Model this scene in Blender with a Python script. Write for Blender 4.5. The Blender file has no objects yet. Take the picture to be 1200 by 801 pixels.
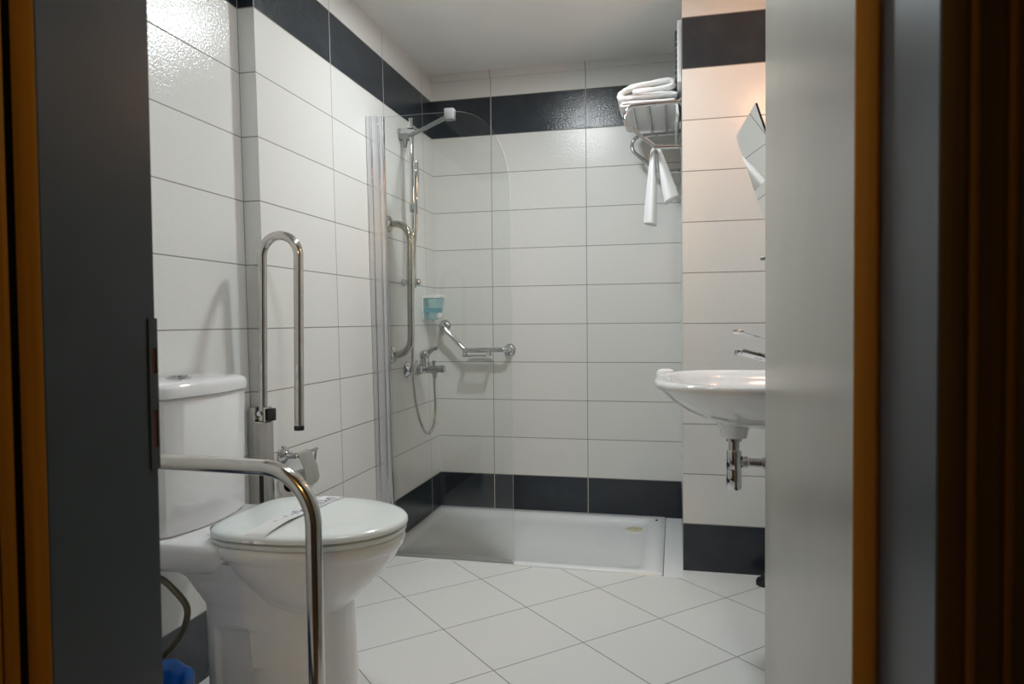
import bpy, bmesh, math, random
from mathutils import Vector, Matrix
random.seed(4)
PI = math.pi
sc = bpy.context.scene
COL = sc.collection

# ------------------------------------------------------------------ measurements (metres)
# X to the right, Y into the room, Z up; the camera stands at X = 0, Y = 0
CAMZ = 1.005
TL, TH, ZO = 0.502, 0.2, -0.01          # wall tile length, height, height of the first course
YB = 3.629                               # back wall
XL, LEAN = -1.261, -0.015                # left wall is a little out of plumb
XN, YS = -1.317, 1.98                    # recess of the left wall behind the toilet
XP, YP = 0.028, 2.881                    # pier beside the shower
XR = 0.45                                # right wall
ZC = 2.325                               # ceiling
YI, YF = 0.833, 0.655                    # room side / hall side of the door wall
DL, DR = -0.697, 0.2145                  # door lining, both sides


def xl(z, off=0.0, base=XL):
    return base + off + LEAN * (z - 0.99)


# ------------------------------------------------------------------ node helpers
def new_mat(name):
    m = bpy.data.materials.new(name)
    m.use_nodes = True
    nt = m.node_tree
    nt.nodes.clear()
    out = nt.nodes.new('ShaderNodeOutputMaterial')
    return m, nt, out


class NB:
    def __init__(self, nt):
        self.nt = nt

    def _in(self, sock, v):
        if hasattr(v, 'is_linked') or isinstance(v, bpy.types.NodeSocket):
            self.nt.links.new(v, sock)
        else:
            sock.default_value = v

    def math(self, op, a, b=None, c=None):
        n = self.nt.nodes.new('ShaderNodeMath')
        n.operation = op
        self._in(n.inputs[0], a)
        if b is not None:
            self._in(n.inputs[1], b)
        if c is not None:
            self._in(n.inputs[2], c)
        return n.outputs[0]

    def pos(self):
        g = self.nt.nodes.new('ShaderNodeNewGeometry')
        s = self.nt.nodes.new('ShaderNodeSeparateXYZ')
        self.nt.links.new(g.outputs['Position'], s.inputs[0])
        return g.outputs['Position'], s.outputs

    def mix(self, f, a, b):
        n = self.nt.nodes.new('ShaderNodeMix')
        n.data_type = 'RGBA'
        self._in(n.inputs[0], f)
        self._in(n.inputs[6], a)
        self._in(n.inputs[7], b)
        return n.outputs[2]

    def smooth(self, v, lo, hi, o0=0.0, o1=1.0):
        n = self.nt.nodes.new('ShaderNodeMapRange')
        n.interpolation_type = 'SMOOTHSTEP'
        self._in(n.inputs[0], v)
        n.inputs[1].default_value = lo
        n.inputs[2].default_value = hi
        n.inputs[3].default_value = o0
        n.inputs[4].default_value = o1
        return n.outputs[0]

    def noise(self, vec, scale, detail=2.0, rough=0.5):
        n = self.nt.nodes.new('ShaderNodeTexNoise')
        self.nt.links.new(vec, n.inputs['Vector'])
        n.inputs['Scale'].default_value = scale
        n.inputs['Detail'].default_value = detail
        n.inputs['Roughness'].default_value = rough
        return n.outputs[0]

    def bump(self, h, strength, dist, normal=None):
        n = self.nt.nodes.new('ShaderNodeBump')
        self._in(n.inputs['Height'], h)
        n.inputs['Strength'].default_value = strength
        n.inputs['Distance'].default_value = dist
        if normal is not None:
            self.nt.links.new(normal, n.inputs['Normal'])
        return n.outputs[0]

    def principled(self, out, **kw):
        n = self.nt.nodes.new('ShaderNodeBsdfPrincipled')
        for k, v in kw.items():
            self._in(n.inputs[k], v)
        if out is not None:
            self.nt.links.new(n.outputs[0], out.inputs[0])
        return n


def c4(c):
    return (c[0], c[1], c[2], 1.0)


def simple(name, col, rough=0.4, metal=0.0, spec=0.5, noise=0.0, nscale=30, coat=0.0, bump=0.0, bscale=200, **kw):
    m, nt, out = new_mat(name)
    b = NB(nt)
    p, s = b.pos()
    nz = b.noise(p, nscale, 3)
    colr = b.mix(b.smooth(nz, 0.3, 0.7), c4([x * (1 - noise) for x in col]), c4([min(1, x * (1 + noise)) for x in col]))
    args = {'Base Color': colr, 'Roughness': rough, 'Metallic': metal, 'Specular IOR Level': spec, 'Coat Weight': coat}
    if bump:
        args['Normal'] = b.bump(b.noise(p, bscale, 2), bump, 0.002)
    args.update(kw)
    b.principled(out, **args)
    return m


WHITE_T = (0.80, 0.797, 0.775)
DARK_T = (0.022, 0.029, 0.038)


def tile_mat(name, axis, off):
    """Glazed wall tiles 50 x 20 stacked in line; the first and the eleventh course are charcoal."""
    m, nt, out = new_mat(name)
    b = NB(nt)
    p, s = b.pos()
    h = b.math('DIVIDE', b.math('SUBTRACT', s[axis], off), TL)
    fh = b.math('FRACT', h)
    dh = b.math('MULTIPLY', b.math('MINIMUM', fh, b.math('SUBTRACT', 1.0, fh)), TL)
    v = b.math('DIVIDE', b.math('SUBTRACT', s[2], ZO), TH)
    fv = b.math('FRACT', v)
    dv = b.math('MULTIPLY', b.math('MINIMUM', fv, b.math('SUBTRACT', 1.0, fv)), TH)
    row = b.math('FLOOR', v)
    d1 = b.math('COMPARE', row, 0.0, 0.2)
    d2 = b.math('COMPARE', row, 10.0, 0.2)
    dark = b.math('MAXIMUM', d1, d2)
    gv = b.smooth(dh, 0.0009, 0.0026, 1.0, 0.0)
    gh = b.smooth(dv, 0.0009, 0.0026, 1.0, 0.0)
    grout = b.math('MAXIMUM', gv, gh)
    # tone from tile to tile
    cell = nt.nodes.new('ShaderNodeCombineXYZ')
    nt.links.new(b.math('FLOOR', h), cell.inputs[0])
    nt.links.new(row, cell.inputs[1])
    wn = nt.nodes.new('ShaderNodeTexWhiteNoise')
    nt.links.new(cell.outputs[0], wn.inputs[0])
    tone = b.mix(wn.outputs[0], c4([x * 0.975 for x in WHITE_T]), c4(WHITE_T))
    cloud = b.noise(p, 7.0, 5, 0.65)
    dk = b.mix(b.smooth(cloud, 0.35, 0.75), c4(DARK_T), c4([x * 1.5 for x in DARK_T]))
    col = b.mix(dark, tone, dk)
    gcol = b.mix(b.math('MULTIPLY', dark, gv), c4((0.27, 0.25, 0.225)), c4((0.62, 0.60, 0.56)))
    col = b.mix(grout, col, gcol)
    fine = b.noise(p, 185, 1, 0.5)
    n1 = b.bump(fine, 1.0, 0.00085)
    n2 = b.bump(b.math('SUBTRACT', 1.0, grout), 0.5, 0.001, n1)
    rough = b.math('ADD', b.math('MULTIPLY', grout, 0.5), 0.17)
    b.principled(out, **{'Base Color': col, 'Roughness': rough, 'Normal': n2, 'Specular IOR Level': 0.5})
    return m


def floor_mat():
    m, nt, out = new_mat('floor_tiles')
    b = NB(nt)
    p, s = b.pos()
    side = 0.3248
    u = b.math('DIVIDE', b.math('SUBTRACT', b.math('MULTIPLY', b.math('ADD', s[0], s[1]), 0.70711), 1.330), side)
    v = b.math('DIVIDE', b.math('SUBTRACT', b.math('MULTIPLY', b.math('SUBTRACT', s[1], s[0]), 0.70711), 2.0555), side)
    ds = []
    for q in (u, v):
        f = b.math('FRACT', q)
        ds.append(b.math('MULTIPLY', b.math('MINIMUM', f, b.math('SUBTRACT', 1.0, f)), side))
    grout = b.smooth(b.math('MINIMUM', ds[0], ds[1]), 0.0009, 0.0026, 1.0, 0.0)
    cloud = b.noise(p, 3.0, 4)
    cell = nt.nodes.new('ShaderNodeCombineXYZ')
    nt.links.new(b.math('FLOOR', u), cell.inputs[0])
    nt.links.new(b.math('FLOOR', v), cell.inputs[1])
    wn = nt.nodes.new('ShaderNodeTexWhiteNoise')
    nt.links.new(cell.outputs[0], wn.inputs[0])
    a = b.mix(wn.outputs[0], c4((0.80, 0.80, 0.79)), c4((0.83, 0.83, 0.82)))
    col = b.mix(b.math('MULTIPLY', cloud, 0.25), a, c4((0.76, 0.75, 0.74)))
    col = b.mix(grout, col, c4((0.27, 0.25, 0.23)))
    n2 = b.bump(b.math('SUBTRACT', 1.0, grout), 0.4, 0.001, b.bump(b.noise(p, 120, 2), 0.05, 0.001))
    b.principled(out, **{'Base Color': col, 'Roughness': b.math('ADD', b.math('MULTIPLY', grout, 0.4), 0.3), 'Normal': n2})
    return m


def wood_mat(name, c1, c2, rough=0.4):
    m, nt, out = new_mat(name)
    b = NB(nt)
    p, s = b.pos()
    mp = nt.nodes.new('ShaderNodeMapping')
    mp.inputs['Scale'].default_value = (60, 60, 2.2)
    nt.links.new(p, mp.inputs[0])
    nz = b.noise(mp.outputs[0], 1.0, 4, 0.6)
    col = b.mix(b.smooth(nz, 0.3, 0.7), c4(c1), c4(c2))
    b.principled(out, **{'Base Color': col, 'Roughness': rough, 'Normal': b.bump(nz, 0.1, 0.001)})
    return m


def glass_mat():
    m, nt, out = new_mat('clear_glass')
    b = NB(nt)
    tr = nt.nodes.new('ShaderNodeBsdfTransparent')
    tr.inputs[0].default_value = (0.965, 0.98, 0.972, 1)
    gl = nt.nodes.new('ShaderNodeBsdfGlossy')
    gl.inputs['Roughness'].default_value = 0.02
    fr = nt.nodes.new('ShaderNodeFresnel')
    fr.inputs[0].default_value = 1.45
    mx = nt.nodes.new('ShaderNodeMixShader')
    nt.links.new(fr.outputs[0], mx.inputs[0])
    nt.links.new(tr.outputs[0], mx.inputs[1])
    nt.links.new(gl.outputs[0], mx.inputs[2])
    nt.links.new(mx.outputs[0], out.inputs[0])
    return m


def glass_edge_mat():
    m, nt, out = new_mat('glass_edge')
    b = NB(nt)
    pr = b.principled(None, **{'Base Color': (0.85, 0.90, 0.88, 1), 'Roughness': 0.25, 'Specular IOR Level': 0.8})
    tr = nt.nodes.new('ShaderNodeBsdfTransparent')
    tr.inputs[0].default_value = (0.75, 0.85, 0.82, 1)
    mx = nt.nodes.new('ShaderNodeMixShader')
    mx.inputs[0].default_value = 0.8
    nt.links.new(tr.outputs[0], mx.inputs[1])
    nt.links.new(pr.outputs[0], mx.inputs[2])
    nt.links.new(mx.outputs[0], out.inputs[0])
    return m


def tinted_plastic(name, col, fac=0.5):
    m, nt, out = new_mat(name)
    b = NB(nt)
    pr = b.principled(None, **{'Base Color': c4(col), 'Roughness': 0.15, 'Coat Weight': 0.3})
    tr = nt.nodes.new('ShaderNodeBsdfTransparent')
    tr.inputs[0].default_value = c4([min(1, 0.35 + x) for x in col])
    mx = nt.nodes.new('ShaderNodeMixShader')
    mx.inputs[0].default_value = fac
    nt.links.new(tr.outputs[0], mx.inputs[1])
    nt.links.new(pr.outputs[0], mx.inputs[2])
    nt.links.new(mx.outputs[0], out.inputs[0])
    return m


def emis(name, col, strength):
    m, nt, out = new_mat(name)
    e = nt.nodes.new('ShaderNodeEmission')
    e.inputs[0].default_value = c4(col)
    e.inputs[1].default_value = strength
    nt.links.new(e.outputs[0], out.inputs[0])
    return m


def cloth_mat():
    m, nt, out = new_mat('terry_cloth')
    b = NB(nt)
    p, s = b.pos()
    nz = b.noise(p, 420, 2, 0.7)
    col = b.mix(nz, c4((0.82, 0.82, 0.82)), c4((0.92, 0.92, 0.92)))
    b.principled(out, **{'Base Color': col, 'Roughness': 0.95, 'Specular IOR Level': 0.1, 'Sheen Weight': 0.3,
                         'Normal': b.bump(nz, 0.5, 0.003)})
    return m


M = {}
M['tile_y'] = tile_mat('wall_tiles_along_y', 1, 2.483 - 5 * TL)
M['tile_n'] = tile_mat('recess_tiles', 1, 1.979 - 5 * TL)
M['tile_x'] = tile_mat('wall_tiles_along_x', 0, -0.946 - 5 * TL)
M['tile_p'] = tile_mat('pier_tiles', 0, XP - 5 * TL - 0.001)
M['floor'] = floor_mat()
M['ceiling'] = simple('ceiling_paint', (0.88, 0.87, 0.845), 0.9, noise=0.02, nscale=2, spec=0.1)
M['plaster'] = simple('hall_plaster', (0.30, 0.25, 0.19), 0.85, noise=0.05, nscale=3)
M['leafpaint'] = simple('grey_leaf_paint', (0.42, 0.40, 0.35), 0.30, noise=0.04, nscale=5, bump=0.02, bscale=60)
M['paint'] = simple('charcoal_paint', (0.037, 0.051, 0.062), 0.38, spec=0.4, noise=0.08, nscale=9, bump=0.03, bscale=60)
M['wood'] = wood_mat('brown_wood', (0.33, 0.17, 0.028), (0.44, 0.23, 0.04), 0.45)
M['shadedwood'] = wood_mat('shaded_brown_wood', (0.11, 0.060, 0.010), (0.15, 0.085, 0.015), 0.5)  # casing wood with the hinge side's shade darkened into its colour
M['edgewood'] = wood_mat('leaf_edge_wood', (0.66, 0.36, 0.10), (0.72, 0.40, 0.12), 0.5)
M['hallfloor'] = wood_mat('hall_floor', (0.08, 0.045, 0.02), (0.13, 0.07, 0.03), 0.4)
M['chrome'] = simple('chrome', (0.66, 0.66, 0.67), 0.06, 1.0, noise=0.02)
M['chrome_soft'] = simple('chrome_fittings', (0.56, 0.57, 0.59), 0.10, 1.0, noise=0.04)
M['steel'] = simple('polished_steel', (0.62, 0.60, 0.565), 0.13, 1.0, noise=0.03)
M['satin'] = simple('satin_steel', (0.55, 0.53, 0.50), 0.35, 1.0, noise=0.05)
M['alu'] = simple('anodised_aluminium', (0.66, 0.67, 0.70), 0.20, 1.0, noise=0.02)
M['greyplastic'] = simple('grey_plastic', (0.24, 0.25, 0.25), 0.35, noise=0.02)
M['ceramic'] = simple('glazed_ceramic', (0.88, 0.88, 0.89), 0.10, spec=0.55, noise=0.01, coat=0.3)
M['seatplastic'] = simple('seat_plastic', (0.82, 0.87, 0.87), 0.16, spec=0.5, noise=0.01)
M['acrylic'] = simple('white_acrylic', (0.88, 0.90, 0.91), 0.16, noise=0.01)
M['black'] = simple('black_rubber', (0.012, 0.012, 0.013), 0.5)
M['darkslot'] = simple('dark_red_slot', (0.12, 0.03, 0.012), 0.7)
M['whiteplastic'] = simple('white_plastic', (0.80, 0.80, 0.80), 0.3)
M['beigeplastic'] = simple('drain_beige', (0.66, 0.60, 0.44), 0.35, noise=0.05)
M['bluebag'] = simple('blue_film', (0.015, 0.12, 0.45), 0.25, noise=0.25, nscale=25, coat=0.3)
M['binplastic'] = simple('bin_plastic', (0.55, 0.55, 0.54), 0.4)
M['hose'] = simple('braided_hose', (0.17, 0.15, 0.10), 0.4, 0.4, noise=0.2, nscale=400)
M['showerhose'] = simple('metal_shower_hose', (0.62, 0.60, 0.56), 0.22, 1.0, noise=0.15, nscale=500)
M['paper'] = simple('paper', (0.78, 0.78, 0.79), 0.85, noise=0.02)
M['ink'] = simple('mauve_ink', (0.26, 0.22, 0.34), 0.8)
M['card'] = simple('card_core', (0.16, 0.085, 0.035), 0.9)
M['cloth'] = cloth_mat()
M['glass'] = glass_mat()
M['glassedge'] = glass_edge_mat()
M['blue'] = tinted_plastic('blue_clear_plastic', (0.46, 0.66, 0.74), 0.32)
M['soap'] = simple('blue_soap', (0.09, 0.35, 0.43), 0.2)
M['mirror'] = simple('mirror_silver', (0.88, 0.88, 0.86), 0.01, 1.0)
M['ledlamp'] = emis('lamp_diffuser', (0.925, 1.0, 1.02), 212.0)
M['ledlamp_fill'] = emis('fill_lamp_diffuser', (0.925, 1.0, 1.02), 85.0)
M['warmlamp'] = emis('warm_bulb', (1.0, 0.50, 0.26), 38.0)
M['halllamp'] = emis('hall_bulb', (1.0, 0.62, 0.17), 360.0)


# ------------------------------------------------------------------ mesh helpers
def finish(bm, angle=38):
    bmesh.ops.recalc_face_normals(bm, faces=bm.faces)
    for f in bm.faces:
        f.smooth = True
    lim = math.radians(angle)
    for e in bm.edges:
        if len(e.link_faces) == 2:
            e.smooth = e.calc_face_angle(0) < lim
        else:
            e.smooth = False


def obj(name, bm, mats, parent=None, angle=38, recalc=True):
    """Link a bmesh (world coordinates) as ONE mesh object; children sit relative to their parent."""
    if recalc:
        finish(bm, angle)
    if parent is not None:
        off = parent.location.copy()
        pp = parent.parent
        while pp is not None:
            off += pp.location
            pp = pp.parent
        bmesh.ops.translate(bm, verts=bm.verts, vec=-off)
    me = bpy.data.meshes.new(name)
    bm.to_mesh(me)
    bm.free()
    for m in (mats if isinstance(mats, (list, tuple)) else [mats]):
        me.materials.append(m)
    o = bpy.data.objects.new(name, me)
    COL.objects.link(o)
    if parent is not None:
        o.parent = parent
    return o


def thing(name, label, cat, loc, group=None):
    o = bpy.data.objects.new(name, None)
    o.empty_display_size = 0.05
    COL.objects.link(o)
    o.location = loc
    o['label'] = label
    o['category'] = cat
    if group:
        o['group'] = group
    return o


def tag(o, label, cat, group=None):
    o['label'] = label
    o['category'] = cat
    if group:
        o['group'] = group
    return o


def struct(name, bm, mats, label, cat, parent=None, recalc=True):
    o = obj(name, bm, mats, parent, recalc=recalc)
    if parent is None:
        o['kind'] = 'structure'
        o['label'] = label
        o['category'] = cat
    return o


def box(bm, lo, hi, bev=0.0, seg=2, mat=0):
    vs = [bm.verts.new((x, y, z)) for x in (lo[0], hi[0]) for y in (lo[1], hi[1]) for z in (lo[2], hi[2])]
    idx = [(0, 1, 3, 2), (4, 6, 7, 5), (0, 4, 5, 1), (2, 3, 7, 6), (0, 2, 6, 4), (1, 5, 7, 3)]
    fs = [bm.faces.new([vs[i] for i in q]) for q in idx]
    for f in fs:
        f.material_index = mat
    if bev > 0:
        es = list({e for f in fs for e in f.edges})
        r = bmesh.ops.bevel(bm, geom=es, offset=bev, segments=seg, affect='EDGES', profile=0.5)
        for f in r['faces']:
            f.material_index = mat
    return vs


def quad(bm, pts, mat=0):
    f = bm.faces.new([bm.verts.new(p) for p in pts])
    f.material_index = mat
    return f


def loft(bm, rings, cap0=True, cap1=True, closed=True, mat=0):
    rows = [[bm.verts.new(p) for p in r] for r in rings]
    n = len(rows[0])
    for a, b in zip(rows, rows[1:]):
        for i in range(n if closed else n - 1):
            j = (i + 1) % n
            f = bm.faces.new((a[i], a[j], b[j], b[i]))
            f.material_index = mat
    if cap0:
        bm.faces.new(list(reversed(rows[0]))).material_index = mat
    if cap1:
        bm.faces.new(rows[-1]).material_index = mat
    return rows


def frame_of(d):
    d = Vector(d).normalized()
    a = Vector((0, 0, 1)) if abs(d.z) < 0.9 else Vector((1, 0, 0))
    u = a.cross(d).normalized()
    return d, u, d.cross(u)


def lathe(bm, prof, origin, axis=(0, 0, 1), n=28, mat=0):
    """prof: list of (radius, height along axis)."""
    d, u, v = frame_of(axis)
    o = Vector(origin)
    rings = []
    for r, h in prof:
        r = max(r, 1e-5)
        rings.append([o + d * h + (u * math.cos(2 * PI * i / n) + v * math.sin(2 * PI * i / n)) * r for i in range(n)])
    loft(bm, rings, mat=mat)


def round_path(pts, rad, n=10):
    pts = [Vector(p) for p in pts]
    out = [pts[0]]
    for i in range(1, len(pts) - 1):
        a, p, b = pts[i - 1], pts[i], pts[i + 1]
        r = rad[i - 1] if isinstance(rad, (list, tuple)) else rad
        d1, d2 = (a - p).normalized(), (b - p).normalized()
        ang = d1.angle(d2)
        if r <= 0 or ang > PI - 0.01:
            out.append(p)
            continue
        t = r / math.tan(ang / 2)
        t = min(t, 0.499 * (a - p).length if i > 1 else 0.98 * (a - p).length,
                0.499 * (b - p).length if i < len(pts) - 2 else 0.98 * (b - p).length)
        r2 = t * math.tan(ang / 2)
        c = p + (d1 + d2).normalized() * (r2 / math.sin(ang / 2))
        s, e = p + d1 * t - c, p + d2 * t - c
        tot = s.angle(e)
        ax = s.cross(e).normalized()
        for k in range(n + 1):
            out.append(c + Matrix.Rotation(tot * k / n, 3, ax) @ s)
    out.append(pts[-1])
    return out


def spline(pts, n=8):
    pts = [Vector(p) for p in pts]
    P = [2 * pts[0] - pts[1]] + pts + [2 * pts[-1] - pts[-2]]
    out = []
    for i in range(1, len(P) - 2):
        p0, p1, p2, p3 = P[i - 1:i + 3]
        for k in range(n):
            t = k / n
            out.append(0.5 * ((2 * p1) + (p2 - p0) * t + (2 * p0 - 5 * p1 + 4 * p2 - p3) * t * t
                              + (3 * p1 - p0 - 3 * p2 + p3) * t ** 3))
    out.append(pts[-1])
    return out


def tube(bm, path, r, n=16, mat=0, flat=None, caps=True):
    """Sweep a circle (or a flat section u x v) along a path with parallel transport."""
    path = [Vector(p) for p in path]
    d, u, v = frame_of(path[1] - path[0])
    rings = []
    prev = d
    for i, p in enumerate(path):
        if i == 0:
            t = path[1] - path[0]
        elif i == len(path) - 1:
            t = path[-1] - path[-2]
        else:
            t = (path[i + 1] - p).normalized() + (p - path[i - 1]).normalized()
        t.normalize()
        q = prev.rotation_difference(t)
        u = q @ u
        prev = t
        w = t.cross(u)
        rr = r(i / (len(path) - 1)) if callable(r) else r
        a, b = (rr, rr) if flat is None else (rr, rr * flat)
        rings.append([p + u * (a * math.cos(2 * PI * k / n)) + w * (b * math.sin(2 * PI * k / n)) for k in range(n)])
    loft(bm, rings, cap0=caps, cap1=caps, mat=mat)


def sup(t, n):
    c, s = math.cos(t), math.sin(t)
    return math.copysign(abs(c) ** (2 / n), c), math.copysign(abs(s) ** (2 / n), s)


def oval(x0, x1, yc, hw, z, nf=2.1, nr=2.8, xw=None, n=56):
    """Egg-shaped ring: front end at x1, rear end at x0, widest at xw."""
    xw = x0 + 0.44 * (x1 - x0) if xw is None else xw
    pts = []
    for k in range(n):
        t = 2 * PI * k / n
        e = nf if math.cos(t) >= 0 else nr
        c, s = sup(t, e)
        pts.append(Vector((xw + (c * (x1 - xw) if c >= 0 else c * (xw - x0)), yc + s * hw, z)))
    return pts


def rrect(x0, x1, y0, y1, z, r, n=6):
    pts = []
    for cx, cy, a0 in ((x1 - r, y1 - r, 0), (x0 + r, y1 - r, 90), (x0 + r, y0 + r, 180), (x1 - r, y0 + r, 270)):
        for k in range(n + 1):
            a = math.radians(a0 + 90 * k / n)
            pts.append(Vector((cx + r * math.cos(a), cy + r * math.sin(a), z)))
    return pts


def prism(bm, outline, axis, h0, h1, mat=0, side_mat=None):
    """Extrude a closed 2-D outline along axis (0/1/2) from h0 to h1."""
    def p3(a, b, h):
        return {0: (h, a, b), 1: (a, h, b), 2: (a, b, h)}[axis]
    A = [bm.verts.new(p3(a, b, h0)) for a, b in outline]
    B = [bm.verts.new(p3(a, b, h1)) for a, b in outline]
    bm.faces.new(A).material_index = mat
    bm.faces.new(list(reversed(B))).material_index = mat
    n = len(A)
    for i in range(n):
        j = (i + 1) % n
        bm.faces.new((A[i], B[i], B[j], A[j])).material_index = mat if side_mat is None else side_mat


BM = bmesh.new

# ================================================================== THE SETTING
TX0, TX1, TY0 = -1.25, -0.048, 2.794      # shower tray
bm = BM()
box(bm, (-1.45, YI - 0.18, -0.08), (0.6, TY0, 0))
box(bm, (XP, TY0, -0.08), (0.6, YP + .02, 0))
struct('floor', bm, M['floor'], 'white square floor tiles laid diagonally with thin grey joints', 'floor')

bm = BM()
box(bm, (TX1, TY0, -0.08), (XP, 3.64, 0.001), 0.0006, 1)
struct('trim_5', bm, M['acrylic'], 'narrow white tiled strip between the shower tray and the pier', 'trim')

bm = BM()
box(bm, (-1.6, YI - 0.18, ZC), (0.7, 3.8, ZC + 0.08))
struct('ceiling', bm, M['ceiling'], 'plain off-white painted bathroom ceiling', 'ceiling')

bm = BM()
box(bm, (-1.45, YB, -0.08), (0.6, YB + 0.1, ZC + 0.03))
struct('wall_back', bm, M['tile_x'], 'cream tiled wall behind the shower with charcoal top and bottom courses', 'wall')

bm = BM()
box(bm, (-1.30, YB - 0.018, ZC - 0.038), (XP, YB + 0.02, ZC + 0.02), 0.004)
struct('trim_1', bm, M['tile_x'], 'narrow cream ledge under the ceiling above the shower wall', 'trim')

bm = BM()
z0, z1 = -0.08, ZC + 0.03
ring = [(xl(0, base=XN), YI - 0.1), (xl(0, base=XN), YS), (XL, YS), (XL, 3.75), (-1.5, 3.75), (-1.5, YI - 0.1)]
lo, hi = [], []
for k, (x, y) in enumerate(ring):
    base = {0: XN, 1: XN, 2: XL, 3: XL}.get(k)
    lo.append(bm.verts.new((xl(z0, base=base) if base else x, y, z0)))
    hi.append(bm.verts.new((xl(z1, base=base) if base else x, y, z1)))
mats = [1, 2, 0, 0, 0, 0]
for k in range(6):
    j = (k + 1) % 6
    bm.faces.new((lo[k], lo[j], hi[j], hi[k])).material_index = mats[k]
bm.faces.new(lo)
bm.faces.new(list(reversed(hi)))
struct('wall_left', bm, [M['tile_y'], M['tile_n'], M['tile_p']],
       'cream tiled wall with charcoal bands behind the toilet and shower rail', 'wall')

bm = BM()
box(bm, (XP, YP, -0.08), (0.6, 3.75, ZC + 0.03))
for f in bm.faces:
    f.normal_update()
    if abs(f.normal.x) > 0.5:
        f.material_index = 1
struct('wall_pier', bm, [M['tile_p'], M['tile_y']], 'tiled pier between the shower and the washbasin', 'wall')

bm = BM()
box(bm, (XR, YI - 0.18, -0.08), (XR + 0.1, 3.0, ZC + 0.03))
struct('wall_right', bm, M['tile_y'], 'cream tiled wall behind the washbasin and tilted mirror', 'wall')

# wall with the doorway: tiled towards the bathroom, plastered towards the hall
DH = 2.06
bm = BM()
for (x0, x1, za, zb) in ((-1.55, DL - 0.03, -0.08, ZC + 0.2), (DR + 0.03, 1.2, -0.08, ZC + 0.2), (DL - 0.03, DR + 0.03, DH + 0.03, ZC + 0.2)):
    box(bm, (x0, YF + 0.026, za), (x1, YI - 0.004, zb))
for f in bm.faces:
    f.normal_update()
    if f.normal.y > 0.5:
        f.material_index = 1
struct('wall_front', bm, [M['plaster'], M['tile_x']], 'wall around the doorway, plastered on the hall side', 'wall')

# door lining with strike plate, and the hall-side architraves
bm = BM()
box(bm, (DL - 0.032, YF, -0.02), (DL, YI, DH), 0.002, 1)
box(bm, (DR, YF, -0.02), (DR + 0.032, YI, DH), 0.002, 1)
box(bm, (DL - 0.032, YF, DH), (DR + 0.032, YI, DH + 0.032), 0.002, 1)
lining = struct('trim_2', bm, M['paint'], 'charcoal painted lining of the open doorway', 'door frame')
bm = BM()
# strike plate let into the lining's inner edge: a plate with two openings
px0, px1 = DL - 0.001, DL + 0.0022
ya, yb = 0.8175, 0.8335
zs = [0.807, 0.837, 0.889, 0.938, 0.973, 1.014]
box(bm, (px0, ya, zs[0]), (px1, yb, zs[1]))
box(bm, (px0, ya, zs[2]), (px1, yb, zs[3]))
box(bm, (px0, ya, zs[4]), (px1, yb, zs[5]))
for a, b_ in ((zs[1], zs[2]), (zs[3], zs[4])):
    box(bm, (px0, ya, a), (px1, ya + 0.0035, b_))
    box(bm, (px0, yb - 0.0025, a), (px1, yb, b_))
sp = obj('strike_plate', bm, M['paint'], lining)
for a, b_ in ((zs[1], zs[2]), (zs[3], zs[4])):
    bm = BM()
    box(bm, (px0, ya + 0.0035, a), (px0 + 0.0016, yb - 0.0025, b_))
    obj('keeper_slot', bm, M['darkslot'], sp)


def architrave(side):
    """Moulded hall-side casing: flat, groove, bead, flat; profile across X, run up Z."""
    prof = [(.001, -.021), (.001, .004), (.006, .0065), (.029, .007), (.032, .005), (.0335, -.018), (.0425, -.018), (.044, .005),
            (.047, .008), (.060, .009), (.0655, .006), (.066, -.012), (.0675, -.012), (.068, .006), (.074, .006), (.078, .002), (.078, -.021)]
    if side > 0:
        prof = [(.001, -.021), (.001, .004), (.019, .0045), (.021, .009), (.0245, .0105), (.028, .009), (.030, .005), (.047, .004),
                (.049, .009), (.052, .0115), (.056, .009), (.058, .006), (.078, .006), (.080, -.021)]
    b = BM()
    x0 = DL if side < 0 else DR
    rings = [[Vector((x0 + side * a, YF + 0.004 - d, z)) for a, d in prof] for z in (-0.02, DH + 0.02)]
    loft(b, rings)
    if side < 0:                                 # black faces paint in the shade inside the casing's grooves
        for f in b.faces:
            cx = DL - f.calc_center_median().x
            if len(f.verts) == 4 and (.0322 < cx < .0438 or .0652 < cx < .0682):
                f.material_index = 1
    if side > 0:                                 # lighter wood paints the light caught by the two beads
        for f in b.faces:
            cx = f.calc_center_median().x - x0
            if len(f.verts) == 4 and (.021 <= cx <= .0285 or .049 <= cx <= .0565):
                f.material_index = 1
    return b


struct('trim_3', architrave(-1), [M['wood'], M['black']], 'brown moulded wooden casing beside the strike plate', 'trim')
struct('trim_4', architrave(1), [M['shadedwood'], M['wood']], 'brown moulded wooden casing on the hinge side, shade and lit beads painted in', 'trim')

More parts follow.
